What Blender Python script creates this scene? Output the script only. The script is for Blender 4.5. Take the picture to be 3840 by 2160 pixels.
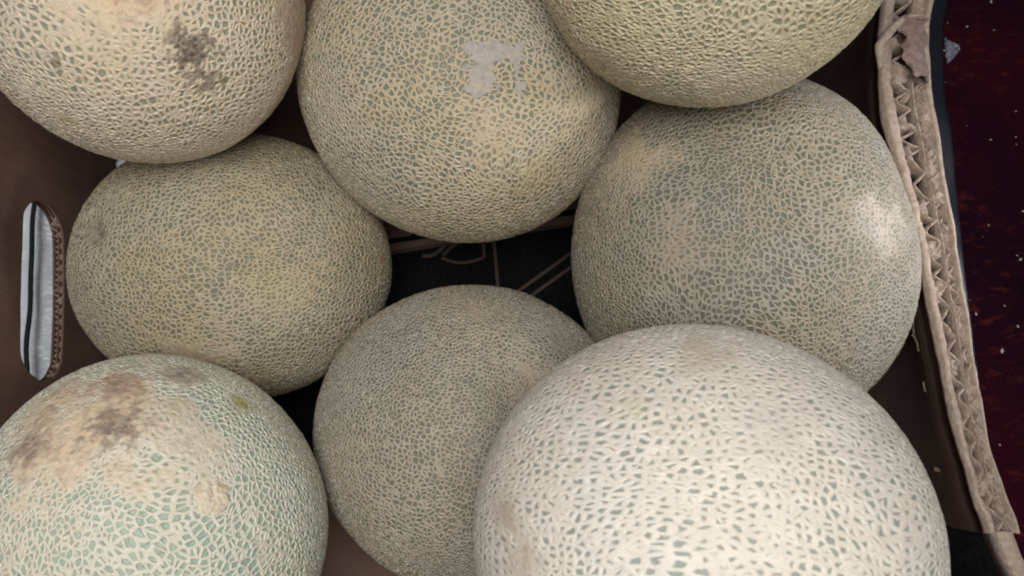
import bpy, math, random
import numpy as np
from mathutils import Matrix, Vector, noise as mnoise

for o in list(bpy.data.objects):
    bpy.data.objects.remove(o)
SC = bpy.context.scene
COL = SC.collection
rad = math.radians

# ------------------------------------------------------------------ camera
PITCH = 14.0
cam_data = bpy.data.cameras.new("camera")
cam = bpy.data.objects.new("camera", cam_data)
COL.objects.link(cam)
cam.location = (0, 0, 0.475)
cam.rotation_euler = (rad(PITCH), 0, 0)
cam_data.sensor_width = 36
cam_data.lens = 26
cam_data.clip_start = 0.01
cam_data.clip_end = 50
cam_data.dof.use_dof = True
cam_data.dof.focus_distance = 0.325
cam_data.dof.aperture_fstop = 17
SC.camera = cam

# ------------------------------------------------------------------ light
world = bpy.data.worlds.new("World")
SC.world = world
world.use_nodes = True
bg = world.node_tree.nodes["Background"]
bg.inputs[0].default_value = (0.86, 0.90, 1.0, 1)
bg.inputs[1].default_value = 0.03


def area_light(name, loc, target, size, energy, color, spread=180):
    d = bpy.data.lights.new(name, 'AREA')
    d.shape = 'DISK'
    d.size = size
    d.energy = energy
    d.color = color
    d.spread = rad(spread)
    o = bpy.data.objects.new(name, d)
    COL.objects.link(o)
    o.location = loc
    v = Vector(target) - Vector(loc)
    o.rotation_euler = v.to_track_quat('-Z', 'Y').to_euler()
    return o


area_light("window_light", (0.05, -0.80, 1.10), (0, 0.0, 0.15), 0.8, 1.9, (1.0, 0.975, 0.96))
area_light("overhead_light", (-0.02, 0.00, 0.80), (0.02, 0.04, 0.1), 0.40, 4.3, (1.0, 0.975, 0.95))
area_light("side_light", (0.40, 0.08, 0.28), (0.175, 0.112, 0.165), 0.07, 0.075, (0.97, 0.95, 1.0), 50)

vs = SC.view_settings
vs.view_transform = 'Standard'
vs.look = 'None'
vs.exposure = 0.0
vs.gamma = 1.0
vs.use_curve_mapping = False
SC.render.engine = 'CYCLES'
SC.cycles.filter_width = 1.9


# ------------------------------------------------------------------ node helpers
class NT:
    def __init__(self, name):
        self.mat = bpy.data.materials.new(name)
        self.mat.use_nodes = True
        self.t = self.mat.node_tree
        self.t.nodes.clear()
        self.out = self.t.nodes.new('ShaderNodeOutputMaterial')
        self.bsdf = self.t.nodes.new('ShaderNodeBsdfPrincipled')
        self.t.links.new(self.bsdf.outputs[0], self.out.inputs[0])

    def put(self, sock, v):
        if isinstance(v, bpy.types.NodeSocket):
            self.t.links.new(v, sock)
        elif v is not None:
            if isinstance(v, (tuple, list)) and len(v) == 3 and sock.type == 'RGBA':
                v = (*v, 1)
            sock.default_value = v

    def math(self, op, a, b=None, c=None, clamp=False):
        n = self.t.nodes.new('ShaderNodeMath')
        n.operation = op
        n.use_clamp = clamp
        for i, v in enumerate((a, b, c)):
            if v is not None:
                self.put(n.inputs[i], v)
        return n.outputs[0]

    def vec(self, op, a, b=None, scale=None):
        n = self.t.nodes.new('ShaderNodeVectorMath')
        n.operation = op
        self.put(n.inputs[0], a)
        if b is not None:
            self.put(n.inputs[1], b)
        if scale is not None:
            self.put(n.inputs['Scale'], scale)
        return n.outputs[1] if op in ('LENGTH', 'DISTANCE', 'DOT_PRODUCT') else n.outputs[0]

    def noise(self, v, scale, detail=2, rough=0.5, color=False, dist=0.0):
        n = self.t.nodes.new('ShaderNodeTexNoise')
        self.put(n.inputs['Vector'], v)
        self.put(n.inputs['Scale'], scale)
        n.inputs['Detail'].default_value = detail
        n.inputs['Roughness'].default_value = rough
        n.inputs['Distortion'].default_value = dist
        return n.outputs['Color'] if color else n.outputs['Fac']

    def voro_edge(self, v, scale=1.0, rnd=1.0):
        n = self.t.nodes.new('ShaderNodeTexVoronoi')
        n.voronoi_dimensions = '2D'
        n.feature = 'DISTANCE_TO_EDGE'
        self.put(n.inputs['Vector'], v)
        n.inputs['Scale'].default_value = scale
        n.inputs['Randomness'].default_value = rnd
        return n.outputs['Distance']

    def range(self, v, a, b, c=0.0, d=1.0, smooth=True):
        n = self.t.nodes.new('ShaderNodeMapRange')
        n.interpolation_type = 'SMOOTHSTEP' if smooth else 'LINEAR'
        n.clamp = True
        self.put(n.inputs['Value'], v)
        self.put(n.inputs['From Min'], a)
        self.put(n.inputs['From Max'], b)
        self.put(n.inputs['To Min'], c)
        self.put(n.inputs['To Max'], d)
        return n.outputs['Result']

    def mix(self, f, a, b, blend='MIX'):
        n = self.t.nodes.new('ShaderNodeMix')
        n.data_type = 'RGBA'
        n.blend_type = blend
        self.put(n.inputs['Factor'], f)
        self.put(n.inputs['A'], a)
        self.put(n.inputs['B'], b)
        return n.outputs['Result']

    def coord(self, kind='Object'):
        return self.t.nodes.new('ShaderNodeTexCoord').outputs[kind]

    def attr(self, name):
        n = self.t.nodes.new('ShaderNodeAttribute')
        n.attribute_name = name
        return n.outputs['Vector']

    def bump(self, h, strength=0.5, dist=0.001):
        n = self.t.nodes.new('ShaderNodeBump')
        n.inputs['Strength'].default_value = strength
        n.inputs['Distance'].default_value = dist
        self.put(n.inputs['Height'], h)
        self.put(self.bsdf.inputs['Normal'], n.outputs[0])

    def set(self, **kw):
        names = dict(color='Base Color', rough='Roughness', spec='Specular IOR Level', coat='Coat Weight',
                     coat_rough='Coat Roughness', metal='Metallic', trans='Transmission Weight',
                     sheen='Sheen Weight', sss='Subsurface Weight')
        for k, v in kw.items():
            self.put(self.bsdf.inputs[names[k]], v)


# ------------------------------------------------------------------ object helpers
def link(name, me, parent=None, mat=None):
    o = bpy.data.objects.new(name, me)
    COL.objects.link(o)
    if parent is not None:
        o.parent = parent
    if mat is not None and me is not None:
        me.materials.append(mat)
    return o


def mesh(name, verts, faces, smooth=True):
    me = bpy.data.meshes.new(name)
    me.from_pydata([tuple(map(float, v)) for v in verts], [], [tuple(map(int, f)) for f in faces])
    me.update()
    if smooth:
        me.polygons.foreach_set('use_smooth', [True] * len(me.polygons))
    return me


def tag(o, label=None, cat=None, group=None, kind=None):
    for k, v in (('label', label), ('category', cat), ('group', group), ('kind', kind)):
        if v:
            o[k] = v
    return o


def sstep(x, a, b):
    t = np.clip((x - a) / (b - a), 0, 1)
    return t * t * (3 - 2 * t)


def n1(x, seed, scale, octaves=3):
    """smooth 1-D noise, about -1..1"""
    out = np.zeros(len(x))
    a = 1.0
    for k in range(octaves):
        out += a * np.array([mnoise.noise(Vector((xx * scale * 2 ** k, seed * 7.31 + k * 3.1, seed * 1.7))) for xx in x])
        a *= 0.5
    return out


def ribbon(path, half, ztop, zbot, bevel=0.0006):
    """upright sheet that follows a plan path: thickness 2*half, top edge ztop; closed"""
    path = np.asarray(path, float)
    N = len(path)
    half = np.broadcast_to(half, N)
    ztop = np.broadcast_to(ztop, N)
    zbot = np.broadcast_to(zbot, N)
    t = np.gradient(path, axis=0)
    t /= np.linalg.norm(t, axis=1)[:, None] + 1e-12
    nrm = np.c_[t[:, 1], -t[:, 0]]
    b = np.minimum(bevel, half * 0.9)
    V = []
    for off, z in ((-half, zbot), (-half, ztop - b), (-half + b * .7, ztop - b * .25), (0 * half, ztop),
                   (half - b * .7, ztop - b * .25), (half, ztop - b), (half, zbot)):
        p = path + nrm * off[:, None]
        V.append(np.c_[p, z])
    V = np.stack(V, 1).reshape(-1, 3)
    K = 7
    F = []
    for i in range(N - 1):
        for k in range(K):
            k2 = (k + 1) % K
            F.append((i * K + k, i * K + k2, (i + 1) * K + k2, (i + 1) * K + k))
    F.append(tuple(range(K - 1, -1, -1)))
    F.append(tuple((N - 1) * K + k for k in range(K)))
    return V, F


def grid_faces(nu, nv, off=0):
    return [(off + i * nv + j, off + i * nv + j + 1, off + (i + 1) * nv + j + 1, off + (i + 1) * nv + j)
            for i in range(nu - 1) for j in range(nv - 1)]


def slab(nu, nv, P, N, th):
    """thin closed sheet from a grid of points P (nu*nv,3) and unit normals N"""
    V = np.r_[P, P - N * th]
    n = nu * nv
    F = grid_faces(nu, nv) + [f[::-1] for f in grid_faces(nu, nv, n)]
    rim = [i * nv for i in range(nu)] + [(nu - 1) * nv + j for j in range(1, nv)] + \
          [i * nv + nv - 1 for i in range(nu - 2, -1, -1)] + [j for j in range(nv - 2, 0, -1)]
    for a, b in zip(rim, rim[1:] + rim[:1]):
        F.append((b, a, a + n, b + n))
    return V, F


def grid_normals(P, nu, nv):
    G = P.reshape(nu, nv, 3)
    du = np.gradient(G, axis=0)
    dv = np.gradient(G, axis=1)
    n = np.cross(du, dv)
    n /= np.linalg.norm(n, axis=2)[..., None] + 1e-12
    return n.reshape(-1, 3)


# ------------------------------------------------------------------ materials of the carton and table
def cardboard(name, base, dark, fibre=0.4, rough=0.85):
    m = NT(name)
    P = m.coord()
    big = m.noise(P, 10, 4, 0.6)
    fine = m.noise(m.vec('MULTIPLY', P, (700, 700, 350)), 1.0, 2, 0.6)
    lines = m.noise(m.vec('MULTIPLY', P, (8, 8, 40)), 1.0, 1)
    f = m.range(big, 0.3, 0.75)
    c = m.mix(f, base, dark)
    c = m.mix(m.range(fine, 0.35, 0.75, 0, 0.45), c, tuple(x * 0.6 for x in base))
    c = m.mix(m.range(lines, 0.45, 0.7, 0, 0.25), c, tuple(x * 1.25 for x in base))
    m.set(color=c, rough=rough, spec=0.25)
    sx = m.t.nodes.new('ShaderNodeSeparateXYZ')
    m.put(sx.inputs[0], P)
    flute = m.math('SINE', m.math('MULTIPLY', sx.outputs[1], 2 * math.pi / 0.0075))
    m.bump(m.math('ADD', m.math('MULTIPLY', fine, 0.5), m.math('MULTIPLY', flute, 0.22)), fibre, 0.0005)
    return m.mat


def pulp(name, base, dark, bump=0.9):
    m = NT(name)
    P = m.coord()
    a = m.noise(P, 260, 4, 0.65)
    b = m.noise(m.vec('MULTIPLY', P, (1400, 500, 700)), 1.0, 3, 0.6)
    c = m.mix(m.range(a, 0.35, 0.68), dark, base)
    c = m.mix(m.range(b, 0.5, 0.75, 0, 0.5), c, tuple(x * 0.55 for x in base))
    m.set(color=c, rough=0.95, spec=0.1, sheen=0.15)
    m.bump(m.math('ADD', a, b), bump, 0.0012)
    return m.mat


M_BOARD = cardboard('kraft_board', (0.19, 0.112, 0.080), (0.085, 0.054, 0.046))
M_FLOOR = cardboard('kraft_floor', (0.17, 0.108, 0.082), (0.11, 0.07, 0.055))
M_INNER = cardboard('stained_board', (0.105, 0.064, 0.052), (0.06, 0.038, 0.034))  # darker copy of the board: the inner face's shade put into its colour
M_LINE = cardboard('bare_line', (0.085, 0.055, 0.044), (0.06, 0.04, 0.033))
M_LIP = pulp('torn_board_lip', (0.46, 0.365, 0.295), (0.33, 0.25, 0.195), 0.55)
M_PULP = pulp('torn_board_pulp', (0.44, 0.345, 0.275), (0.27, 0.195, 0.15))
M_PINK = pulp('torn_liner', (0.33, 0.225, 0.19), (0.21, 0.135, 0.115))


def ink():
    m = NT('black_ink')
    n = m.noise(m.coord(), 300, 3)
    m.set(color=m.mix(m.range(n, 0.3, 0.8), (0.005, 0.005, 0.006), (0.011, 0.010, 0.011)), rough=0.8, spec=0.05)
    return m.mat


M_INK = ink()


def film():
    m = NT('black_film')
    P = m.coord()
    n = m.noise(m.vec('MULTIPLY', P, (60, 25, 60)), 1.0, 4)
    m.set(color=(0.010, 0.011, 0.016), rough=m.range(n, 0.3, 0.7, 0.22, 0.45), spec=0.5)
    m.bump(n, 0.5, 0.002)
    return m.mat


M_FILM = film()


def maroon():
    m = NT('maroon_laminate')
    P = m.coord()
    w = m.noise(P, 9, 3, 0.6, color=True)
    Q = m.vec('ADD', P, m.vec('SCALE', m.vec('SUBTRACT', w, (.5, .5, .5)), scale=0.05))
    big = m.noise(Q, 5.5, 3, 0.55)
    streak = m.noise(m.vec('MULTIPLY', Q, (70, 190, 90)), 1.0, 4, 0.62, dist=0.6)
    fleck = m.noise(m.vec('MULTIPLY', Q, (300, 520, 200)), 1.0, 3, 0.6)
    c = m.mix(m.range(big, 0.35, 0.68), (0.013, 0.004, 0.011), (0.034, 0.004, 0.010))
    reg = m.range(m.noise(P, 11, 2), 0.42, 0.62)
    c = m.mix(m.math('MULTIPLY', reg, m.range(streak, 0.54, 0.70, 0, 0.8)), c, (0.085, 0.014, 0.012))
    c = m.mix(m.range(fleck, 0.66, 0.76, 0, 0.5), c, (0.12, 0.04, 0.03))
    m.set(color=c, rough=m.range(streak, 0.35, 0.7, 0.18, 0.34), spec=0.15)
    m.bump(m.math('ADD', streak, m.math('MULTIPLY', fleck, 0.5)), 0.35, 0.0012)
    return m.mat


M_MAROON = maroon()


def white_plastic():
    m = NT('white_plastic')
    P = m.coord()
    n = m.noise(P, 35, 4, 0.6)
    m.set(color=m.mix(n, (0.86, 0.90, 0.97), (0.78, 0.83, 0.92)), rough=0.32, spec=0.5)
    m.bump(m.noise(m.vec('MULTIPLY', P, (40, 70, 60)), 1.0, 3, 0.6), 0.8, 0.006)
    return m.mat


M_WHITE = white_plastic()


def plain(name, color, rough=0.6, metal=0.0, nscale=400):
    m = NT(name)
    n = m.noise(m.coord(), nscale, 3)
    m.set(color=m.mix(n, color, tuple(x * 0.7 for x in color)), rough=rough, metal=metal)
    m.bump(n, 0.3, 0.0005)
    return m.mat


M_CORD = plain('black_cord', (0.012, 0.014, 0.016), 0.7)
M_COPPER = plain('copper_wire', (0.78, 0.45, 0.34), 0.4, 0.3)
M_CRUMB = plain('pale_crumb', (0.75, 0.70, 0.66), 0.35)
M_CLEAR = plain('clear_film', (0.20, 0.21, 0.26), 0.15)

# ------------------------------------------------------------------ setting: the table
S = 3.0
V = [(-S, -S, -0.0075), (S, -S, -0.0075), (S, S, -0.0075), (-S, S, -0.0075)]
tbl = link('table_surface', mesh('table_surface', V, [(0, 1, 2, 3)], False), None, M_MAROON)
tag(tbl, 'dark maroon glossy surface flecked with red, beside the carton', 'table', kind='structure')

# ------------------------------------------------------------------ the carton
box = bpy.data.objects.new('cardboard_box', None)
COL.objects.link(box)
box.empty_display_size = 0.05
tag(box, 'open brown corrugated cardboard carton holding the melons, torn upper rim', 'box')

Y_FAR, Y_NEAR = 0.405, -0.215
WL = lambda y: -0.2445 + (0.11 - y) * 0.085          # inner face of the wall with the handle hole

# floor of the carton
nx, ny = 24, 28
gx = np.linspace(-0.29, 0.24, nx)
gy = np.linspace(Y_NEAR - 0.01, Y_FAR + 0.01, ny)
P = np.array([(x, y, 0.0) for x in gx for y in gy])
V, F = slab(nx, ny, P, np.tile([0, 0, 1.0], (len(P), 1)), 0.006)
link('bottom_panel', mesh('bottom_panel', V, F, False), box, M_FLOOR)


# print on the floor: black field, black band and bare-board lines left between
def flat(name, pts, z, mat, th=0.0003):
    n = len(pts)
    V = [(x, y, z + th) for x, y in pts] + [(x, y, z) for x, y in pts]
    F = [tuple(range(n)), tuple(range(2 * n - 1, n - 1, -1))]
    F += [(i, n + i, n + (i + 1) % n, (i + 1) % n) for i in range(n)]
    return link(name, mesh(name, V, F, False), box, mat)


def stroke(name, pts, w, z, mat):
    pts = np.array(pts, float)
    t = np.gradient(pts, axis=0)
    t /= np.linalg.norm(t, axis=1)[:, None]
    n = np.c_[-t[:, 1], t[:, 0]] * w / 2
    return flat(name, [tuple(p) for p in (pts + n)] + [tuple(p) for p in (pts - n)[::-1]], z, mat)


flat('printed_field', [(-0.15, 0.132), (-0.083, 0.1435), (0.0405, 0.1640), (0.11, 0.1755), (0.12, -0.0), (-0.17, -0.0), (-0.17, 0.128)], 0.0002, M_INK)
stroke('printed_band', [(-0.15, 0.1395), (-0.083, 0.1505), (-0.02, 0.1605), (0.0405, 0.1712), (0.11, 0.183)], 0.0035, 0.0002, M_INK)
for a, b in (((-0.0705, 0.1745), (-0.0655, 0.1535)), ((-0.042, 0.18), (-0.039, 0.158)), ((0.029, 0.19), (0.031, 0.170)),
             ((-0.10, 0.172), (-0.096, 0.149)), ((-0.006, 0.188), (-0.003, 0.165))):
    stroke('printed_rule', [a, b], 0.0022, 0.0002, M_INK)
for a, b in (((-0.0125, 0.1535), (-0.008, 0.106)), ((-0.0195, 0.1515), (-0.0185, 0.139)), ((0.000, 0.1130), (0.047, 0.1480)), ((0.010, 0.1110), (0.050, 0.1405)),
             ((-0.10, 0.139), (-0.022, 0.1525)), ((-0.013, 0.1535), (0.06, 0.166))):
    stroke('bare_line', [a, b], 0.0021, 0.0006, M_LINE)
stroke('bare_line', [(-0.045 - 0.003 * t, 0.1475 - 0.0075 * math.sin(t * 0.4)) for t in np.linspace(0, 5, 9)], 0.0024, 0.0006, M_LINE)
stroke('bare_line', [(-0.0195 - 0.0055 * t, 0.139 - 0.0035 * math.sin(t * 0.62)) for t in np.linspace(0, 5, 9)], 0.0019, 0.0006, M_LINE)
stroke('bare_line', [(-0.030 - 0.0040 * t, 0.1505 - 0.0012 * t * t / 2) for t in np.linspace(0, 4, 7)], 0.0019, 0.0006, M_LINE)

# ---- wall with the handle hole
LT, LTH = 0.152, 0.0065                                # height, thickness
hc_y, hc_z, h_len, h_rad, h_tilt = 0.0925, 0.0992, 0.0290, 0.0178, 0.085
HN = 72


def wl_point(y, z, depth):
    """depth measured outward from the inner face; the board bulges a little"""
    bulge = 0.0035 * math.sin((y + 0.2) * 6.0) * (z / 0.15)
    return (WL(y) - bulge - depth, y, z)


hole = []
wob = n1(np.linspace(0, 6, HN), 5, 2.2)
for k in range(HN):
    a = 2 * math.pi * k / HN
    ca, sa = math.cos(a), math.sin(a)
    r = h_rad * (1 + 0.05 * wob[k] * math.sin(math.pi * k / HN))
    y = ca * r + (h_len if ca > 0 else -h_len)
    if abs(ca) < 0.3:
        y = ca / 0.3 * (h_len + 0.3 * r)
    z = sa * r
    hole.append((hc_y + y, hc_z + z + h_tilt * y))
hole = np.array(hole)


def rect_ray(y, z):
    dy, dz = y - hc_y, z - hc_z
    t = 1e9
    if dy > 1e-9: t = min(t, (Y_FAR - hc_y) / dy)
    if dy < -1e-9: t = min(t, (Y_NEAR - hc_y) / dy)
    if dz > 1e-9: t = min(t, (LT - hc_z) / dz)
    if dz < -1e-9: t = min(t, (-0.005 - hc_z) / dz)
    return hc_y + dy * t, hc_z + dz * t


def hole_sheet(name, d0, d1, mat, grow=0.0):
    R = 7
    V = []
    corners = [(Y_FAR, LT), (Y_NEAR, LT), (Y_NEAR, -0.005), (Y_FAR, -0.005)]
    outer = [rect_ray(*h) for h in hole]
    for c in corners:                                 # snap the nearest ray to each corner
        k = min(range(HN), key=lambda i: (math.atan2(outer[i][1] - hc_z, outer[i][0] - hc_y) - math.atan2(c[1] - hc_z, c[0] - hc_y)) ** 2)
        outer[k] = c
    for d in (d0, d1):
        for r in range(R):
            f = (r / (R - 1)) ** 1.6
            for k in range(HN):
                hy = hc_y + (hole[k][0] - hc_y) * (1 + grow)
                hz = hc_z + (hole[k][1] - hc_z) * (1 + grow * 1.5)
                y = hy + (outer[k][0] - hy) * f
                z = hz + (outer[k][1] - hz) * f
                V.append(wl_point(y, z, d))
    F = []
    n = R * HN
    for r in range(R - 1):
        for k in range(HN):
            k2 = (k + 1) % HN
            q = (r * HN + k, r * HN + k2, (r + 1) * HN + k2, (r + 1) * HN + k)
            F.append(q)
            F.append(tuple(i + n for i in q[::-1]))
    for k in range(HN):
        k2 = (k + 1) % HN
        F.append((k, n + k, n + k2, k2))
        b = (R - 1) * HN
        F.append((b + k2, b + n + k2, b + n + k, b + k))
    return link(name, mesh(name, V, F, False), box, mat)


hole_sheet('side_wall', 0.0, 0.0012, M_BOARD)
hole_sheet('outer_liner', LTH - 0.0012, LTH, M_BOARD, 0.01)
hole_sheet('middle_liner', LTH * 0.5 - 0.0004, LTH * 0.5 + 0.0004, M_BOARD, 0.015)
ys = np.linspace(hc_y - h_len - h_rad * 0.8, hc_y + h_len + h_rad * 0.8, 420)


def low_z(y):
    e = max(0.0, abs(y - hc_y) - h_len)
    return hc_z - math.sqrt(max(h_rad ** 2 - e * e, 1e-8)) + h_tilt * (y - hc_y)


for mid, ph in ((LTH * 0.27, 0.0), (LTH * 0.74, 1.9)):
    amp = LTH * 0.19
    wav = np.sin(2 * math.pi * ys / 0.0060 + ph + 0.7 * n1(ys, 3 + ph, 60)) * amp
    path = [wl_point(y, 0.085, mid + w)[:2] for y, w in zip(ys, wav)]
    zt = np.array([low_z(y) for y in ys]) - 0.0006 + 0.0008 * n1(ys, 8 + ph, 150)
    V, F = ribbon(path, 0.00035, zt, zt - 0.02, 0.0002)
    link('fluting', mesh('fluting', V, F), box, M_PULP)

# ---- far and near walls, plain double board
for nm, y in (('end_wall', Y_FAR), ('end_wall', Y_NEAR)):
    xs = np.linspace(WL(y) - 0.012, 0.222 if y > 0 else 0.229, 40)
    th = 0.0055
    yy = y + (th if y > 0 else -th)
    V, F = ribbon(np.c_[xs, np.full(40, yy)], th, 0.134 + 0.002 * n1(xs, y * 9, 30), -0.0055)
    link(nm, mesh(nm, V, F), box, M_BOARD)

# ---- wall with the torn rim: plan traces of the inner and outer edge at rim height
INN = np.array([[0.2035, 0.405], [0.2035, 0.30], [0.2013, 0.2479], [0.1955, 0.2239], [0.1926, 0.2006], [0.1916, 0.1757], [0.1957, 0.1537], [0.1986, 0.1324], [0.2008, 0.1075],
                [0.2018, 0.0835], [0.2023, 0.0621], [0.2047, 0.0339], [0.208, 0.0068], [0.2111, -0.0125], [0.2143, -0.0265]])[::-1] * 0.9597
OUT = np.array([[0.2275, 0.405], [0.2275, 0.30], [0.2265, 0.2479], [0.2226, 0.2358], [0.2190, 0.2145], [0.2176, 0.1914], [0.218, 0.169], [0.2175, 0.143], [0.2182, 0.1198], [0.2182, 0.0934],
                [0.2183, 0.0678], [0.2184, 0.0413], [0.2195, 0.0103], [0.223, -0.0107], [0.2263, -0.0193], [0.2275, -0.0265]])[::-1] * 0.9597
inn = lambda y: np.interp(y, INN[:, 1], INN[:, 0])
out = lambda y: np.interp(y, OUT[:, 1], OUT[:, 0])
RIM = 0.142
ysw = np.linspace(-0.0254, 0.405, 600)
wi, wo = inn(ysw), out(ysw)


def smooth(a, k=9):
    return np.convolve(np.pad(a, k // 2, 'edge'), np.ones(k) / k, 'valid')


wi, wo = smooth(wi, 13), smooth(wo, 13)
wi = wi + 0.0009 * n1(ysw, 1.1, 28) + 0.0003 * n1(ysw, 1.5, 200)
wo = wo + 0.0004 * n1(ysw, 2.1, 60)
WID = wo - wi


def layer(name, f0, f1, ztop, zbot, mat, bevel):
    c = wi + WID * (f0 + f1) / 2
    V, F = ribbon(np.c_[c, ysw], WID * (f1 - f0) / 2, ztop, zbot, bevel)
    return link(name, mesh(name, V, F), box, mat)


def lerp_cols(name, f0, f1, ztop, zlow, mat_top):
    return layer(name, f0, f1, ztop, zlow, mat_top, 0.0012)


zt0 = RIM + 0.0018 * n1(ysw, 11, 35) + 0.0010 * n1(ysw, 12, 160)
layer('torn_lip', 0.0, 0.20, zt0, RIM - 0.016, M_LIP, 0.0007)
# the board below the lip: inner face, runs to the floor
def belly(y, z):
    """how far the melons push the board outward at height z"""
    t = np.clip(z / (RIM - 0.014), 0, 1)
    return (0.004 + 0.010 * np.exp(-((y - 0.105) / 0.085) ** 2)) * np.sin(math.pi * t ** 1.4)


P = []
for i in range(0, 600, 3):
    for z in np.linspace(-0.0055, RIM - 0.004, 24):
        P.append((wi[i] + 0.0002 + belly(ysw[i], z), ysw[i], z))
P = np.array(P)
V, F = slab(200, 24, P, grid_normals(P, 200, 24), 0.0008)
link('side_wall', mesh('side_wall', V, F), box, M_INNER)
layer('middle_liner', 0.605, 0.65, RIM - 0.0003 + 0.0012 * n1(ysw, 21, 50), RIM - 0.0145, M_PULP, 0.0004)
layer('outer_liner', 0.90, 1.0, RIM + 0.0006 + 0.0010 * n1(ysw, 31, 40), -0.0055, M_LIP, 0.0005)
ysf = np.linspace(-0.0251, 0.404, 3000)
wif, wwf = np.interp(ysf, ysw, wi), np.interp(ysf, ysw, WID)
for f0, f1, lam, ph in ((0.21, 0.60, 0.0115, 0.3), (0.66, 0.895, 0.0079, 1.4)):
    mid, amp = (f0 + f1) / 2, (f1 - f0) / 2 * 0.86
    w = np.sin(2 * math.pi * ysf / lam + ph + 2.2 * n1(ysf, ph, 38, 2)) * (0.92 + 0.2 * n1(ysf, ph + 9, 60, 2))
    w = np.arcsin(np.clip(w, -1, 1)) * 2 / math.pi * 1.15
    cx = wif + wwf * (mid + amp * np.clip(w, -1, 1)) + 0.0006 * n1(ysf, ph + 4, 300, 2)
    zt = RIM - 0.0008 + 0.0024 * n1(ysf, 41 + ph, 120)
    V, F = ribbon(np.c_[cx, ysf], 0.00055, zt, RIM - 0.0145, 0.0003)
    link('fluting', mesh('fluting', V, F), box, M_PULP)

# crushed paper pulp choking the flutes along stretches of the rim
nu, nv = 720, 13
yp = np.linspace(-0.025, 0.404, nu)
wip, wwp = np.interp(yp, ysw, wi), np.interp(yp, ysw, WID)
P = []
for i in range(nu):
    for j in range(nv):
        f = 0.15 + 0.78 * j / (nv - 1)
        x = wip[i] + wwp[i] * f
        y = yp[i]
        big = mnoise.noise(Vector((x * 160, y * 95, 3.3)))
        fine = mnoise.fractal(Vector((x * 520, y * 420, 1.0)), 0.8, 2.0, 4)
        z = RIM - 0.0006 + 0.0016 * fine - 0.020 * float(sstep(np.array(-big), *((-0.16, -0.04) if f < 0.62 else (0.05, 0.2))))
        P.append((x, y, min(z, RIM + 0.0006)))
P = np.array(P)
V, F = slab(nu, nv, P, np.tile([0, 0, 1.0], (len(P), 1)), 0.003)
link('crushed_pulp', mesh('crushed_pulp', V, F), box, M_PULP)

# torn strip of liner curling over the rim near the far end
def sheet_part(name, fn, nu, nv, th, mat, parent=None):
    P = np.array([fn(i / (nu - 1), j / (nv - 1)) for i in range(nu) for j in range(nv)])
    V, F = slab(nu, nv, P, grid_normals(P, nu, nv), th)
    return link(name, mesh(name, V, F), box if parent is None else parent, mat)


def curl(u, v):
    y = 0.188 + 0.034 * u
    e = 0.0026 * mnoise.fractal(Vector((u * 5, v * 3, 2.0)), 0.8, 2.0, 3)
    lo = inn(y) + 0.0060 + 0.0045 * (1 - u) + 0.003 * mnoise.noise(Vector((u * 7, 0, 5)))
    hi = out(y) - 0.0010
    x = lo + (hi - lo) * v
    z = RIM + 0.0028 + 0.0035 * math.sin(math.pi * (1 - v) * 0.75) - 0.004 * v + e
    z += 0.004 * math.exp(-((u - 0.05) / 0.09) ** 2) * (1 - v)
    return x, y, z


sheet_part('torn_flap', curl, 30, 12, 0.0007, M_PINK)


def rolled(u, v):
    y = 0.2226 + 0.012 * math.sin(u * 3.0) - 0.030 * u
    a = v * 5.2
    r = (0.0026 + 0.0009 * mnoise.noise(Vector((u * 6, v, 8)))) * max(0.12, math.sin(math.pi * min(1.0, max(0.0, u)))) ** 0.7
    x0 = out(y) - 0.002 - (out(0.2) - inn(0.2) + 0.001) * min(1.0, u * 1.25)
    return x0 + r * math.cos(a), y + 0.0006 * mnoise.noise(Vector((u * 20, v * 3, 1))), RIM + 0.0035 + r * math.sin(a)


sheet_part('rolled_edge', rolled, 34, 12, 0.0004, M_LIP)

# ---- the thinner stretch of the same wall past the notch
yt = np.linspace(-0.2205, -0.0245, 160)
xt = 0.2100 + 0.0006 * n1(yt, 51, 40) + np.interp(yt, [-0.2205, -0.12, -0.06, -0.0255], [0.0135, 0.0145, 0.0115, 0.0008])
V, F = ribbon(np.c_[xt, yt], 0.0036, RIM + 0.0010 + 0.0010 * n1(yt, 52, 50), RIM - 0.01, 0.0010)
link('torn_lip', mesh('torn_lip', V, F), box, M_LIP)
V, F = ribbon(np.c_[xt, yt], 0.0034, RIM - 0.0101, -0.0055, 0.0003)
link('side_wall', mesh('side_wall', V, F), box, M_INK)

# staple in the inner face
def box_mesh(name, c, h, rot, mat, parent):
    V = [Vector((sx * h[0], sy * h[1], sz * h[2])) for sx in (-1, 1) for sy in (-1, 1) for sz in (-1, 1)]
    V = [rot @ v + Vector(c) for v in V]
    F = [(0, 1, 3, 2), (4, 6, 7, 5), (0, 4, 5, 1), (2, 3, 7, 6), (0, 2, 6, 4), (1, 5, 7, 3)]
    return link(name, mesh(name, V, F, False), parent, mat)


box_mesh('staple', (0.2035, 0.0012, 0.113), (0.0006, 0.0010, 0.0040), Matrix.Rotation(rad(6), 3, 'X'), M_COPPER, box)

# ------------------------------------------------------------------ black film tucked against the outside
yb = np.linspace(-0.2, 0.34, 200)


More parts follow.
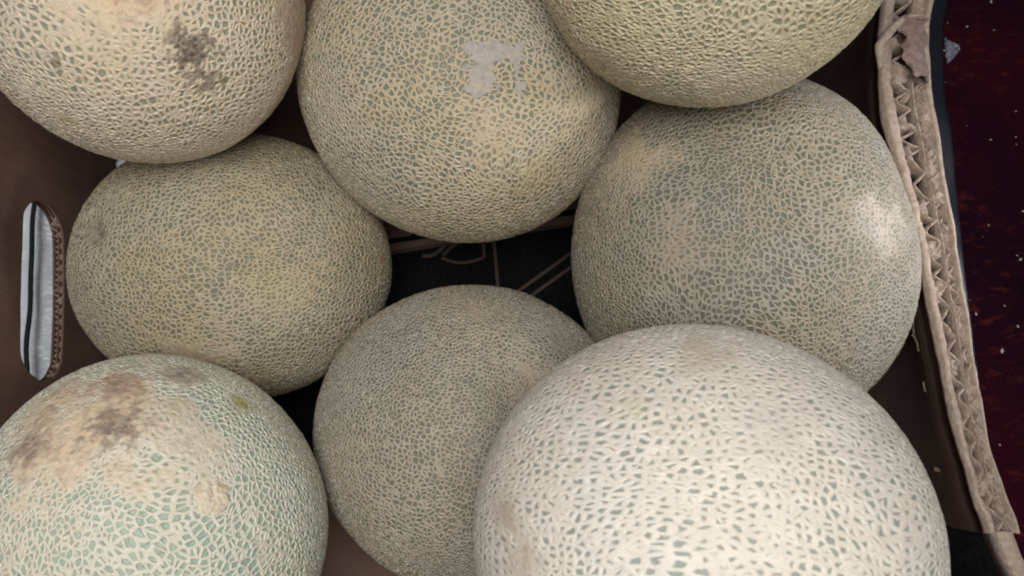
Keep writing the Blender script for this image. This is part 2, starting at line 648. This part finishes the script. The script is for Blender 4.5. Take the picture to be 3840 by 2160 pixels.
def film_sheet(u, v):
    y = -0.02 + 0.36 * u
    wd = np.interp(y, [-0.02, 0.03, 0.10, 0.16, 0.24, 0.34], [0.0012, 0.0018, 0.004, 0.0078, 0.0095, 0.010])
    x0 = out(y) + 0.0012
    if v < 0.35:
        f = v / 0.35
        return x0 + wd * f, y, RIM - 0.003 - 0.002 * f * f + 0.0006 * mnoise.noise(Vector((y * 60, v * 4, 0)))
    f = (v - 0.35) / 0.65
    return x0 + wd - 0.0005 * f, y, RIM - 0.005 - (RIM - 0.001) * f


P = np.array([film_sheet(i / 119, j / 15) for i in range(120) for j in range(16)])
V, F = slab(120, 16, P, grid_normals(P, 120, 16), 0.0003)
fo = link('black_plastic_film', mesh('black_plastic_film', V, F), None, M_FILM)
tag(fo, 'strip of black plastic film along the outside of the torn carton rim', 'plastic film')


def clear_bit(u, v):
    x = 0.2345 + 0.0115 * u
    y = 0.2285 - 0.015 * v * (1 - 0.75 * u)
    z = 0.118 + 0.0022 * mnoise.noise(Vector((u * 5, v * 5, 3))) - 0.006 * u
    return x, y, z


P = np.array([clear_bit(i / 15, j / 15) for i in range(16) for j in range(16)])
V, F = slab(16, 16, P, grid_normals(P, 16, 16), 0.0003)
o = link('film_scrap', mesh('film_scrap', V, F), None, M_CLEAR)
tag(o, 'small shiny crumpled scrap of clear film beside the carton rim', 'film scrap')

# ------------------------------------------------------------------ things outside the handle hole
def white_sheet(u, v):
    x = -0.275 - 0.11 * u
    y = -0.02 + 0.30 * v
    z = 0.004 + 0.010 * mnoise.fractal(Vector((x * 16, y * 11 + x * 20, 4.0)), 0.9, 2.0, 4) + 0.02 * u * u
    return x, y, min(max(z, -0.0068), 0.0172 + 0.02 * u * u)


P = np.array([white_sheet(i / 39, j / 79) for i in range(40) for j in range(80)])
V, F = slab(40, 80, P, -grid_normals(P, 40, 80), 0.0003)
o = link('plastic_bag', mesh('plastic_bag', V, F), None, M_WHITE)
tag(o, 'crumpled white plastic bag seen through the handle hole', 'plastic bag')

t = np.linspace(0, 1, 40)
cp = np.c_[-0.2925 - 0.0274 * t, 0.0 + 0.24 * t]
V, F = [], []
for i in range(40):
    for k in range(8):
        a = 2 * math.pi * k / 8
        z = 0.020 + 0.0008 * math.sin(i * .6)
        V.append((cp[i][0] + 0.0015 * math.cos(a) + 0.0004 * math.sin(i * 0.9), cp[i][1], z + 0.0015 * math.sin(a)))
for i in range(39):
    for k in range(8):
        F.append((i * 8 + k, i * 8 + (k + 1) % 8, (i + 1) * 8 + (k + 1) % 8, (i + 1) * 8 + k))
F += [tuple(range(7, -1, -1)), tuple(39 * 8 + k for k in range(8))]
o = link('black_string', mesh('black_string', V, F), None, M_CORD)
tag(o, 'thin black string lying across the white bag behind the handle hole', 'string')


def scrap(u, v):  # added white piece, stands for the bag glimpsed through a gap in the wall
    x = -0.2460 + 0.008 * (u - 0.5)
    y = 0.188 + 0.012 * (v - 0.5)
    return x, y, 0.034 + 0.003 * mnoise.noise(Vector((u * 4, v * 4, 1))) + 0.006 * (1 - u)


P = np.array([scrap(i / 9, j / 9) for i in range(10) for j in range(10)])
V, F = slab(10, 10, P, grid_normals(P, 10, 10), 0.0003)
o = link('paper_scrap', mesh('paper_scrap', V, F), None, M_WHITE)
tag(o, 'tiny white paper scrap peeping out below the scarred peach-patched melon', 'paper scrap')

# crumbs on the maroon surface
rng = random.Random(4)
V, F = [], []
for k in range(110):
    x, y = rng.uniform(0.235, 0.42), rng.uniform(-0.07, 0.36)
    r = 0.0003 + 0.0011 * rng.random() ** 3
    a = rng.uniform(0, 6.28)
    b = len(V)
    for dx, dy, dz in ((1.6, 0, 0), (0, .8, 0), (-1.4, .1, 0), (0, -.9, 0), (.1, 0, .8), (-.1, 0, -.5)):
        V.append((x + r * (dx * math.cos(a) - dy * math.sin(a)), y + r * (dx * math.sin(a) + dy * math.cos(a)), -0.0073 + r * (dz + .5)))
    for f in ((0, 1, 4), (1, 2, 4), (2, 3, 4), (3, 0, 4), (1, 0, 5), (2, 1, 5), (3, 2, 5), (0, 3, 5)):
        F.append(tuple(b + i for i in f))
o = link('crumbs', mesh('crumbs', V, F, False), None, M_CRUMB)
tag(o, 'pale crumbs and grit scattered over the maroon surface', 'crumbs', kind='stuff')

# ------------------------------------------------------------------ melons
NQ = 150


def cube_sphere(n):
    lin = np.tan(np.linspace(-math.pi / 4, math.pi / 4, n + 1))
    a, b = np.meshgrid(lin, lin, indexing='ij')
    one = np.ones_like(a)
    sides = [(one, a, b), (-one, b, a), (b, one, a), (a, -one, b), (a, b, one), (b, a, -one)]
    V = np.concatenate([np.stack(s, -1).reshape(-1, 3) for s in sides])
    m = n + 1
    i, j = np.meshgrid(np.arange(n), np.arange(n), indexing='ij')
    q = np.stack([i * m + j, (i + 1) * m + j, (i + 1) * m + j + 1, i * m + j + 1], -1).reshape(-1, 4)
    Q = np.concatenate([q + k * m * m for k in range(6)])
    key = np.round(V * 1e6).astype(np.int64)
    _, first, inv = np.unique(key, axis=0, return_index=True, return_inverse=True)
    V = V[first]
    Q = inv.reshape(-1)[Q]
    V /= np.linalg.norm(V, axis=1)[:, None]
    V = V + np.array([0, 0, 0.5])                      # denser towards the exposed top of the fruit
    V /= np.linalg.norm(V, axis=1)[:, None]
    return V, Q


SPH_V, SPH_Q = cube_sphere(NQ)


def shape(D, s, seed, lump, dents):
    """unit directions -> local points of a melon: ellipsoid, slightly lumpy, a few shallow dents"""
    r = np.random.default_rng(seed)
    h = np.zeros(len(D))
    for k in range(7):
        w = r.normal(size=3)
        w *= (1.6 + 0.45 * k) / np.linalg.norm(w)
        h += np.sin(D @ w * 1.6 + r.uniform(0, 6.28)) / (1 + 0.5 * k)
    fine = np.zeros(len(D))
    for k in range(8):
        w = r.normal(size=3)
        w *= r.uniform(5, 9) / np.linalg.norm(w)
        fine += np.sin(D @ w * 1.6 + r.uniform(0, 6.28))
    h = h + 0.16 * fine
    P = D * np.asarray(s)
    P = P * (1 + lump * h / 2.2)[:, None]
    for c, rad_, dep in dents:
        d = np.linalg.norm(P - np.array(c), axis=1)
        P = P * (1 - dep / 0.075 * np.exp(-(d / rad_) ** 2))[:, None]
    return P


def hash3(ix, iy, iz, seed):
    h = (ix * 374761393 + iy * 668265263 + iz * 2147483647 + seed * 1274126177) & 0xFFFFFFFF
    h = ((h ^ (h >> 13)) * 1274126177) & 0xFFFFFFFF
    h = ((h ^ (h >> 16)) * 2246822519) & 0xFFFFFFFF
    return ((h ^ (h >> 15)) & 0xFFFFFF) / float(0xFFFFFF)


def vnoise(P, scale, seed, octaves=3, gain=0.55):
    """vectorised value noise, about 0..1"""
    out_, amp, tot = np.zeros(len(P)), 1.0, 0.0
    for k in range(octaves):
        Q = P * scale * 2 ** k + 31.7 * (k + 1) + seed * 3.17
        I = np.floor(Q).astype(np.int64)
        f = Q - I
        f = f * f * (3 - 2 * f)
        acc = 0
        for dx in (0, 1):
            for dy in (0, 1):
                for dz in (0, 1):
                    wgt = (f[:, 0] if dx else 1 - f[:, 0]) * (f[:, 1] if dy else 1 - f[:, 1]) * (f[:, 2] if dz else 1 - f[:, 2])
                    acc = acc + wgt * hash3(I[:, 0] + dx, I[:, 1] + dy, I[:, 2] + dz, seed * 7 + k)
        out_ += amp * acc
        tot += amp
        amp *= gain
    return np.clip((out_ / tot - 0.5) * 1.5 + 0.5, 0, 1)


def melon_fields(P, seed, stains):
    """per-vertex fields: net width, tone, cover by scars; stain colour and strength"""
    low = vnoise(P, 34, seed + 11)
    tone = sstep(vnoise(P, 30, seed + 21), 0.28, 0.72)
    warpn = vnoise(P, 95, seed + 31, 4)
    warpf = vnoise(P, 330, seed + 41, 3, 0.7)
    wear = np.zeros(len(P))
    col = np.zeros((len(P), 3))
    alpha = np.zeros(len(P))
    for (c, r, sc, strength, cover, rag) in stains:
        d = np.linalg.norm(P - np.array(c), axis=1) + (warpn - .5) * r * 1.2 + (warpf - .5) * r * rag
        k = 1 - sstep(d, r * 0.12, r * 1.22)
        wear = np.maximum(wear, k * cover)
        f = np.clip(1.3 * k * strength * (0.55 + 0.45 * sstep(warpf, 0.2, 0.7)), 0, 1)
        na = f + alpha * (1 - f)
        col = np.where(na[:, None] > 1e-5, (np.array(sc) * f[:, None] + col * (alpha * (1 - f))[:, None]) / np.maximum(na, 1e-5)[:, None], np.array(sc))
        alpha = na
    return np.c_[low, tone, wear], np.c_[col, alpha]


def melon_material(name, cell, net, net2, pit, pit2, width=0.115, lowvar=0.06, aniso=(1, 1, 1), rot=0.0, relief=0.0008, stains=(), seed=0.0, rnd=0.92, warp=0.5):
    m = NT(name)
    P = m.attr('rest')
    fl = m.t.nodes.new('ShaderNodeSeparateXYZ')
    m.put(fl.inputs[0], m.attr('fields'))
    low, tone, wear = fl.outputs
    sn = m.t.nodes.new('ShaderNodeAttribute')
    sn.attribute_name = 'stain'
    k = 1.0 / cell
    spz = m.t.nodes.new('ShaderNodeSeparateXYZ')
    m.put(spz.inputs[0], m.attr('spread'))
    mott = spz.outputs[2]
    vr = m.t.nodes.new('ShaderNodeVectorRotate')
    vr.rotation_type = 'Z_AXIS'
    vr.inputs['Angle'].default_value = rot
    m.put(vr.inputs['Vector'], m.attr('spread'))
    U = m.vec('MULTIPLY', vr.outputs[0], (k * aniso[0], k * aniso[1], 0))
    U = m.vec('ADD', U, (seed * 31.7, seed * 17.3, seed * 3.1))
    wn = m.noise(U, 0.8, 1.5, 0.6, True)
    Q = m.vec('ADD', U, m.vec('SCALE', m.vec('SUBTRACT', wn, (.5, .5, .5)), scale=warp))
    sp = m.t.nodes.new('ShaderNodeSeparateColor')
    m.put(sp.inputs[0], m.noise(U, 0.55, 1, 0.5, True))
    na, nb, nc_ = sp.outputs[0], sp.outputs[1], sp.outputs[2]
    d1 = m.voro_edge(Q, 1.0, rnd)
    d2 = m.voro_edge(m.vec('ADD', Q, (7.3, 2.1, 5.5)), 0.62, 1.0)
    fine = m.noise(P, 1400, 1, 0.6)
    w = m.math('MULTIPLY', m.range(na, 0.25, 0.75, 0.72, 1.28, False), width)
    w = m.math('ADD', w, m.math('MULTIPLY', m.math('SUBTRACT', low, 0.5), lowvar))
    w = m.math('MAXIMUM', w, 0.05)
    w = m.math('ADD', w, m.math('MULTIPLY', wear, 0.4))

    def ridge(d, ww):
        q = m.math('DIVIDE', d, m.math('MULTIPLY', ww, 1.2))
        mm = m.range(q, 1.06, 0.52)
        h = m.math('SUBTRACT', 1.0, m.math('MULTIPLY', q, q), clamp=True)
        return mm, m.math('POWER', h, 0.8)
    m1, h1 = ridge(d1, w)
    # a second, sparser set of cords crosses the first where the noise lets it
    w2 = m.math('MULTIPLY', w, m.range(nb, 0.50, 0.62, 0.05, 0.6))
    m2, h2 = ridge(d2, w2)
    M_ = m.math('MAXIMUM', m1, m2)
    hgt = m.math('MAXIMUM', h1, m.math('MULTIPLY', h2, 1.1))
    hgt = m.math('MULTIPLY', hgt, m.range(nc_, 0.3, 0.7, 0.7, 1.15, False))
    nc = m.mix(tone, net, net2)
    nc = m.mix(m.range(fine, 0.35, 0.7, 0, 0.3), nc, tuple(x * 0.68 for x in net))
    nc = m.mix(m.range(nc_, 0.45, 0.75, 0, 0.5), nc, tuple(min(0.9, x * 1.15) for x in net))
    pc = m.mix(low, pit, pit2)
    pc = m.mix(m.range(nb, 0.35, 0.7, 0, 0.4), pc, tuple(x * 0.8 for x in pit))
    col = m.mix(M_, pc, nc)
    col = m.mix(m.math('MULTIPLY', sn.outputs['Alpha'], m.range(mott, 0.25, 0.7, 0.68, 1.0, False)), col, sn.outputs['Color'])
    col = m.mix(m.math('MULTIPLY', wear, m.range(mott, 0.48, 0.68, 0, 0.5)), col, tuple(x * 0.45 for x in net))
    m.set(color=col, rough=m.range(M_, 0, 1, 0.48, 0.66), spec=0.3)
    mx = m.math('MULTIPLY', wear, 0.8, clamp=True)
    hh = m.math('MULTIPLY', hgt, m.math('SUBTRACT', 1.0, mx))
    hh = m.math('ADD', hh, m.math('MULTIPLY', m.math('MULTIPLY', mott, mx), 1.5))
    hh = m.math('ADD', hh, m.math('MULTIPLY', fine, 0.16))
    dn = m.t.nodes.new('ShaderNodeDisplacement')
    m.put(dn.inputs['Height'], hh)
    dn.inputs['Midlevel'].default_value = 0.7
    dn.inputs['Scale'].default_value = relief
    m.t.links.new(dn.outputs[0], m.out.inputs['Displacement'])
    m.mat.displacement_method = 'BOTH'
    return m.mat


MEL = {
    'A': ([-0.16399, 0.20414, 0.18626], [[0.90713, 0.01061, -0.42072], [0.23331, 0.81932, 0.52372], [-0.35025, 0.57324, -0.74075]], [0.06923, 0.07173, 0.07178]),
    'B': ([-0.02712, 0.19705, 0.11663], [[0.91762, 0.39192, -0.06616], [-0.31486, 0.81837, 0.48077], [-0.24257, 0.42033, -0.87435]], [0.08512, 0.07885, 0.07999]),
    'C': ([0.08032, 0.20842, 0.22018], [[0.95003, -0.20312, 0.23702], [0.0151, 0.78834, 0.61506], [0.31178, 0.58075, -0.75201]], [0.07033, 0.06615, 0.06966]),
    'D': ([-0.15315, 0.11205, 0.07408], [[0.93705, -0.05225, -0.34527], [0.14641, 0.95643, 0.25261], [-0.31703, 0.28726, -0.90387]], [0.0844, 0.07404, 0.07332]),
    'E': ([0.11866, 0.11035, 0.1005], [[-0.04916, -0.95552, 0.29079], [0.96218, 0.0328, 0.27044], [0.26795, -0.29309, -0.91777]], [0.09496, 0.0869, 0.08858]),
    'F': ([-0.02009, 0.01977, 0.07684], [[0.95257, 0.30014, -0.05033], [-0.29777, 0.95335, 0.04953], [-0.06285, 0.0322, -0.9975]], [0.08325, 0.07853, 0.07698]),
    'G': ([-0.15511, -0.02164, 0.1344], [[0.58099, 0.70089, -0.41377], [-0.78508, 0.6167, -0.05774], [-0.2147, -0.35839, -0.90855]], [0.0755, 0.07032, 0.07352]),
    'H': ([0.06462, -0.02057, 0.20015], [[0.96761, 0.10781, 0.22825], [-0.09349, 0.99296, -0.07268], [0.23448, -0.04898, -0.97089]], [0.07828, 0.07361, 0.07488]),
}
TAN = (0.58, 0.43, 0.30)
BRN = (0.30, 0.19, 0.12)
DRK = (0.13, 0.10, 0.075)
OLV = (0.30, 0.28, 0.09)
GRY = (0.33, 0.29, 0.22)
SPEC = {
    'A': dict(label='melon with peach-tan bald patch and blackish scars, beside the wall corner above the handle hole',
              mat=dict(cell=0.003, net=(0.62, 0.525, 0.4), net2=(0.62, 0.51, 0.36), pit=(0.25, 0.28, 0.215), pit2=(0.3, 0.3, 0.215), width=0.265, rnd=0.88, relief=0.0007, seed=1,
                       stains=[((-0.0085, -0.0007, 0.0712), 0.020, (0.64, 0.49, 0.33), 0.75, 0.8, 0.5), ((0.0, 0.008, 0.0710), 0.013, (0.55, 0.33, 0.22), 0.6, 0.9, 0.6),
                               ((0.0151, -0.0168, 0.068), 0.0085, (0.09, 0.07, 0.055), 1.0, 0.25, 2.6), ((0.0181, -0.030, 0.0625), 0.0075, (0.13, 0.095, 0.07), 1.0, 0.3, 2.6),
                               ((0.0606, -0.0091, 0.0334), 0.018, (0.45, 0.30, 0.24), 0.55, 0.7, 0.6), ((-0.0354, -0.0457, 0.0414), 0.006, OLV, 0.6, 0.4, 1.5),
                               ((-0.0334, -0.0209, 0.0593), 0.004, DRK, 0.9, 0.2, 2.0)]),
              lump=0.011, dents=[]),
    'B': dict(label='melon with coarse open net and a grey glue patch, touching the peach-patched melon',
              mat=dict(cell=0.0029, net=(0.46, 0.4, 0.3), net2=(0.475, 0.39, 0.255), pit=(0.175, 0.2, 0.16), pit2=(0.2, 0.205, 0.145), width=0.235, seed=2,
                       stains=[((0.0157, -0.0111, 0.0778), 0.016, (0.52, 0.38, 0.26), 0.4, 0.15, 1.0), ((0.0436, -0.0238, 0.0644), 0.022, (0.50, 0.40, 0.20), 0.35, 0.15, 0.8),
                               ((0.055, 0.025, 0.055), 0.024, (0.42, 0.36, 0.24), 0.4, 0.2, 0.8)]),
              lump=0.011, dents=[]),
    'C': dict(label='yellowish-beige melon cut by the photo edge, resting on top beside the torn carton rim',
              mat=dict(cell=0.0026, net=(0.52, 0.45, 0.315), net2=(0.51, 0.435, 0.275), pit=(0.23, 0.25, 0.175), pit2=(0.27, 0.27, 0.17), width=0.255, seed=3, aniso=(0.85, 1.15, 1),
                       stains=[((-0.0426, -0.0359, 0.0405), 0.012, (0.36, 0.29, 0.17), 0.65, 0.5, 1.0), ((0.02, -0.045, 0.045), 0.02, (0.50, 0.43, 0.28), 0.2, 0.2, 0.7)]),
              lump=0.011, dents=[]),
    'D': dict(label='yellowish melon with a small dimple, lying in front of the handle hole',
              mat=dict(cell=0.0027, net=(0.41, 0.36, 0.26), net2=(0.42, 0.35, 0.22), pit=(0.165, 0.175, 0.13), pit2=(0.205, 0.2, 0.135), width=0.24, seed=4, lowvar=0.06,
                       stains=[((-0.0643, 0.0191, 0.0435), 0.0095, (0.14, 0.12, 0.08), 1.0, 0.5, 0.8), ((0.0721, 0.0008, 0.0382), 0.0035, (0.45, 0.22, 0.12), 0.75, 0.6, 1.6),
                               ((0.0165, -0.0139, 0.0706), 0.020, (0.48, 0.41, 0.22), 0.2, 0.1, 0.6), ((-0.02, -0.047, 0.05), 0.022, (0.42, 0.33, 0.22), 0.5, 0.55, 0.8),
                               ((0.0428, -0.0146, 0.0615), 0.0013, (0.06, 0.05, 0.04), 0.9, 0.2, 0.8)]),
              lump=0.012, dents=[((-0.0643, 0.0191, 0.0435), 0.007, 0.0035)]),
    'E': dict(label='big olive-tinged melon with a pale shiny patch, pressed against the torn carton rim',
              mat=dict(cell=0.0027, net=(0.32, 0.295, 0.235), net2=(0.33, 0.285, 0.2), pit=(0.14, 0.155, 0.12), pit2=(0.155, 0.155, 0.112), width=0.24, seed=5,
                       stains=[((0.0493, 0.0428, 0.0619), 0.020, (0.56, 0.44, 0.28), 0.6, 0.35, 0.8), ((0.0057, 0.0248, 0.0847), 0.016, (0.38, 0.30, 0.22), 0.5, 0.25, 1.0),
                               ((0.0113, -0.0591, 0.0641), 0.018, (0.62, 0.56, 0.50), 0.6, 0.1, 0.6)]),  # last entry: highlight on the rim-side flank, painted into the rind colour
              lump=0.004, dents=[((0.030, -0.080, 0.019), 0.03, 0.0030), ((-0.015, -0.060, 0.06), 0.015, 0.0012)]),
    'F': dict(label='olive-grey melon with very fine dense net, lying lowest between the two brightest melons',
              mat=dict(cell=0.0022, net=(0.375, 0.345, 0.28), net2=(0.385, 0.335, 0.245), pit=(0.16, 0.175, 0.138), pit2=(0.175, 0.175, 0.132), width=0.235, seed=6,
                       stains=[((0.0161, 0.0289, 0.07), 0.011, (0.42, 0.33, 0.25), 0.5, 0.4, 1.0), ((-0.02, 0.05, 0.05), 0.02, (0.5, 0.42, 0.3), 0.35, 0.15, 0.8)]),
              lump=0.012, dents=[]),
    'G': dict(label='mint-green tinged melon with brown corky patch and round blossom scar',
              mat=dict(cell=0.0028, net=(0.66, 0.63, 0.53), net2=(0.67, 0.61, 0.48), pit=(0.32, 0.43, 0.35), pit2=(0.37, 0.44, 0.34), width=0.235, relief=0.0006, seed=7, lowvar=0.05,
                       stains=[((-0.0480, 0.0020, 0.0560), 0.034, (0.68, 0.50, 0.34), 0.9, 0.75, 0.5), ((-0.0182, 0.0241, 0.0667), 0.016, (0.66, 0.55, 0.40), 0.7, 0.6, 0.8),
                               ((-0.0555, 0.0164, 0.0468), 0.014, (0.36, 0.21, 0.14), 0.85, 0.7, 2.4), ((-0.0367, 0.0073, 0.0638), 0.009, (0.17, 0.10, 0.07), 0.95, 0.6, 2.4),
                               ((-0.0523, -0.0203, 0.0487), 0.010, (0.30, 0.19, 0.14), 0.85, 0.6, 2.4), ((-0.045, 0.0378, 0.0439), 0.011, (0.30, 0.24, 0.20), 0.8, 0.7, 1.2),
                               ((-0.0204, 0.0498, 0.048), 0.0065, (0.36, 0.34, 0.08), 0.9, 0.3, 0.9)]),
              lump=0.011, dents=[]),
    'H': dict(label='largest and palest melon, nearest the viewer, thick whitish net with tiny pits',
              mat=dict(cell=0.0029, net=(0.64, 0.605, 0.53), net2=(0.645, 0.59, 0.5), pit=(0.27, 0.3, 0.27), pit2=(0.3, 0.32, 0.28), width=0.325, rnd=0.82, relief=0.00042, seed=8, aniso=(0.78, 1.2, 1), lowvar=0.05,
                       stains=[((-0.0004, 0.0535, 0.0514), 0.012, (0.48, 0.38, 0.29), 0.6, 0.25, 0.8), ((-0.0569, -0.0006, 0.0515), 0.009, (0.40, 0.31, 0.22), 0.6, 0.4, 1.0),
                               ((-0.0480, -0.0130, 0.0581), 0.009, (0.42, 0.33, 0.24), 0.6, 0.4, 1.0), ((-0.0189, 0.0328, 0.0646), 0.0035, (0.45, 0.43, 0.20), 0.4, 0.1, 1.6),
                               ((-0.0348, 0.0136, 0.0657), 0.0025, (0.45, 0.43, 0.20), 0.4, 0.1, 1.6), ((0.0206, 0.0295, 0.0657), 0.012, (0.56, 0.50, 0.45), 0.5, 0.2, 0.8)]),
              lump=0.006, dents=[]),
}
MELOBJ = {}
for idx, (key, (c, R, s)) in enumerate(MEL.items()):
    sp = SPEC[key]
    P = shape(SPH_V, s, idx + 3, sp['lump'], sp['dents'])
    Rm = np.array(R)
    Rm[:, 2] *= -1
    if key == 'E':                                     # the rind lies flat against the carton wall
        W = P @ Rm.T + np.array(c)
        lim = inn(W[:, 1]) + belly(W[:, 1], W[:, 2]) - 0.0010
        e = (W[:, 0] - lim) / 0.003
        W[:, 0] = W[:, 0] - 0.003 * np.where(e > 20, e, np.log1p(np.exp(np.minimum(e, 20))))
        P = (W - np.array(c)) @ Rm
    P = P.astype(np.float32)
    me = bpy.data.meshes.new('cantaloupe')
    nvt, nq = len(P), len(SPH_Q)
    me.vertices.add(nvt)
    me.vertices.foreach_set('co', P.ravel())
    me.loops.add(nq * 4)
    me.loops.foreach_set('vertex_index', SPH_Q.ravel().astype(np.int32))
    me.polygons.add(nq)
    me.polygons.foreach_set('loop_start', np.arange(0, nq * 4, 4, dtype=np.int32))
    me.update(calc_edges=True)
    me.polygons.foreach_set('use_smooth', np.ones(nq, bool))
    at = me.attributes.new('rest', 'FLOAT_VECTOR', 'POINT')
    at.data.foreach_set('vector', P.ravel())
    D = P / np.linalg.norm(P, axis=1)[:, None]
    th = np.arccos(np.clip(D[:, 2], -1, 1))
    k_ = np.mean(s) * th / np.maximum(np.sin(th), 1e-4)
    Pd = P.astype(float)
    SPR = np.c_[D[:, 0] * k_ + 0.008 * (vnoise(Pd, 34, idx + 51, 1) - .5), D[:, 1] * k_ + 0.008 * (vnoise(Pd, 34, idx + 61, 1) - .5), vnoise(Pd, 420, idx + 71, 3, 0.7)]
    at = me.attributes.new('spread', 'FLOAT_VECTOR', 'POINT')   # the skin rolled out flat about the top
    at.data.foreach_set('vector', SPR.astype(np.float32).ravel())
    fld, stn = melon_fields(P.astype(float), idx + 1, sp['mat']['stains'])
    at = me.attributes.new('fields', 'FLOAT_VECTOR', 'POINT')
    at.data.foreach_set('vector', fld.astype(np.float32).ravel())
    at = me.attributes.new('stain', 'FLOAT_COLOR', 'POINT')
    at.data.foreach_set('color', stn.astype(np.float32).ravel())
    o = link('cantaloupe', me, None, melon_material('rind_' + key, **sp['mat']))
    o.matrix_world = Matrix.Translation(c) @ Matrix(Rm.tolist()).to_4x4()
    tag(o, sp['label'], 'melon', 'cantaloupes heaped in the carton')
    MELOBJ[key] = (o, s, idx + 3, sp)


def on_melon(key, pts, lift):
    """project local points onto a melon's surface"""
    o, s, seed, sp = MELOBJ[key]
    D = np.asarray(pts, float) / np.asarray(s)
    D /= np.linalg.norm(D, axis=1)[:, None]
    P = shape(D, s, seed, sp['lump'], sp['dents'])
    N = D / np.asarray(s)
    N /= np.linalg.norm(N, axis=1)[:, None]
    return P + N * np.asarray(lift).reshape(-1, 1), N


def patch(key, name, centre, size, outline, lift, mat, th=0.0005, n=56, roll=0.0):
    """thin irregular patch lying on a melon; outline(u, v) > 0 inside"""
    c = Vector(centre)
    nrm = c.normalized()
    up = Vector((math.sin(roll), math.cos(roll), 0))
    ax = up.cross(nrm).normalized()
    ay = nrm.cross(ax)
    uv = [((i / (n - 1) - .5) * 2, (j / (n - 1) - .5) * 2) for i in range(n) for j in range(n)]
    pts = np.array([c + ax * (u * size) + ay * (v * size) for u, v in uv])
    L = np.array([lift(u, v) for u, v in uv])
    P, N = on_melon(key, pts, L)
    keep = [f for f in grid_faces(n, n) if all(outline(*uv[i]) > 0 for i in f)]
    used = sorted({i for f in keep for i in f})
    ix = {g: i for i, g in enumerate(used)}
    k = len(used)
    V = np.r_[P[used], (P - N * th)[used]]
    top = [tuple(ix[i] for i in f) for f in keep]
    F = top + [tuple(i + k for i in f[::-1]) for f in top]
    cnt = {}
    for f in top:
        for a, b in zip(f, f[1:] + f[:1]):
            cnt[(a, b)] = cnt.get((a, b), 0) + 1
    for (a, b) in cnt:
        if (b, a) not in cnt:
            F.append((b, a, a + k, b + k))
    return link(name, mesh(name, V, F), MELOBJ[key][0], mat)


# glue residue of a lost sticker: ragged grey arch
def residue_mat():
    m = NT('glue_residue')
    P = m.coord()
    a = m.noise(P, 300, 4, 0.65)
    f = m.noise(P, 1300, 3, 0.6)
    c = m.mix(m.range(a, 0.35, 0.68), (0.34, 0.315, 0.29), (0.42, 0.38, 0.335))
    c = m.mix(m.range(f, 0.54, 0.68, 0, 0.65), c, (0.26, 0.20, 0.15))
    m.set(color=c, rough=0.7, spec=0.2)
    m.bump(m.math('ADD', a, f), 0.35, 0.0006)
    return m.mat


def arch(u, v):
    nn = 0.30 * mnoise.fractal(Vector((u * 2.6, v * 2.6, 5.0)), 0.7, 2.0, 5) - 0.02
    body = min(0.62 - abs(u + 0.22), 0.62 - abs(v - 0.10))
    slab_l = min(0.36 - abs(u + 0.36), 0.78 - abs(v + 0.02))
    top = min(0.88 - abs(u - 0.02), 0.34 - abs(v - 0.42))
    leg = min(0.16 - abs(u - 0.66), 0.72 - abs(v + 0.12))
    hole_ = math.hypot((u - 0.22) / 0.30, (v + 0.15) / 0.32) - 1
    return max(slab_l, top, leg, min(body, hole_)) + nn


patch('B', 'sticker_residue', (0.0095, 0.0155, 0.078), 0.0152, arch,
      lambda u, v: 0.00024 + 0.00018 * mnoise.noise(Vector((u * 4, v * 4, 0))), residue_mat(), 0.0008, 72, -0.42)['label'] = 'grey flat patch of old sticker glue'


# blossom scar: raised corky rosette
def scar_mat():
    m = NT('blossom_scar')
    P = m.coord()
    a = m.noise(P, 420, 4, 0.65)
    c = m.mix(m.range(a, 0.3, 0.7), (0.67, 0.60, 0.48), (0.60, 0.50, 0.37))
    c = m.mix(m.range(m.noise(P, 160, 3), 0.58, 0.72, 0, 0.6), c, (0.50, 0.32, 0.16))
    m.set(color=c, rough=0.75, spec=0.2)
    m.bump(a, 0.6, 0.0009)
    return m.mat


def rosette(u, v):
    a = math.atan2(v, u)
    r = math.hypot(u, v)
    return 0.86 + 0.04 * math.sin(9 * a + 1.2) + 0.24 * mnoise.fractal(Vector((math.cos(a) * 2.4, math.sin(a) * 2.4, 2)), 0.8, 2, 3) - r


patch('G', 'blossom_scar', (0.0036, 0.0188, 0.0708), 0.0092, rosette,
      lambda u, v: 0.0010 - 0.0021 * (u * u + v * v) + 0.0007 * mnoise.fractal(Vector((u * 4, v * 4, 1)), 0.8, 2, 3) - 0.0008 * math.exp(-(u * u + v * v) * 40),
      scar_mat(), 0.0012, 48)['label'] = 'round corky cream blossom scar'
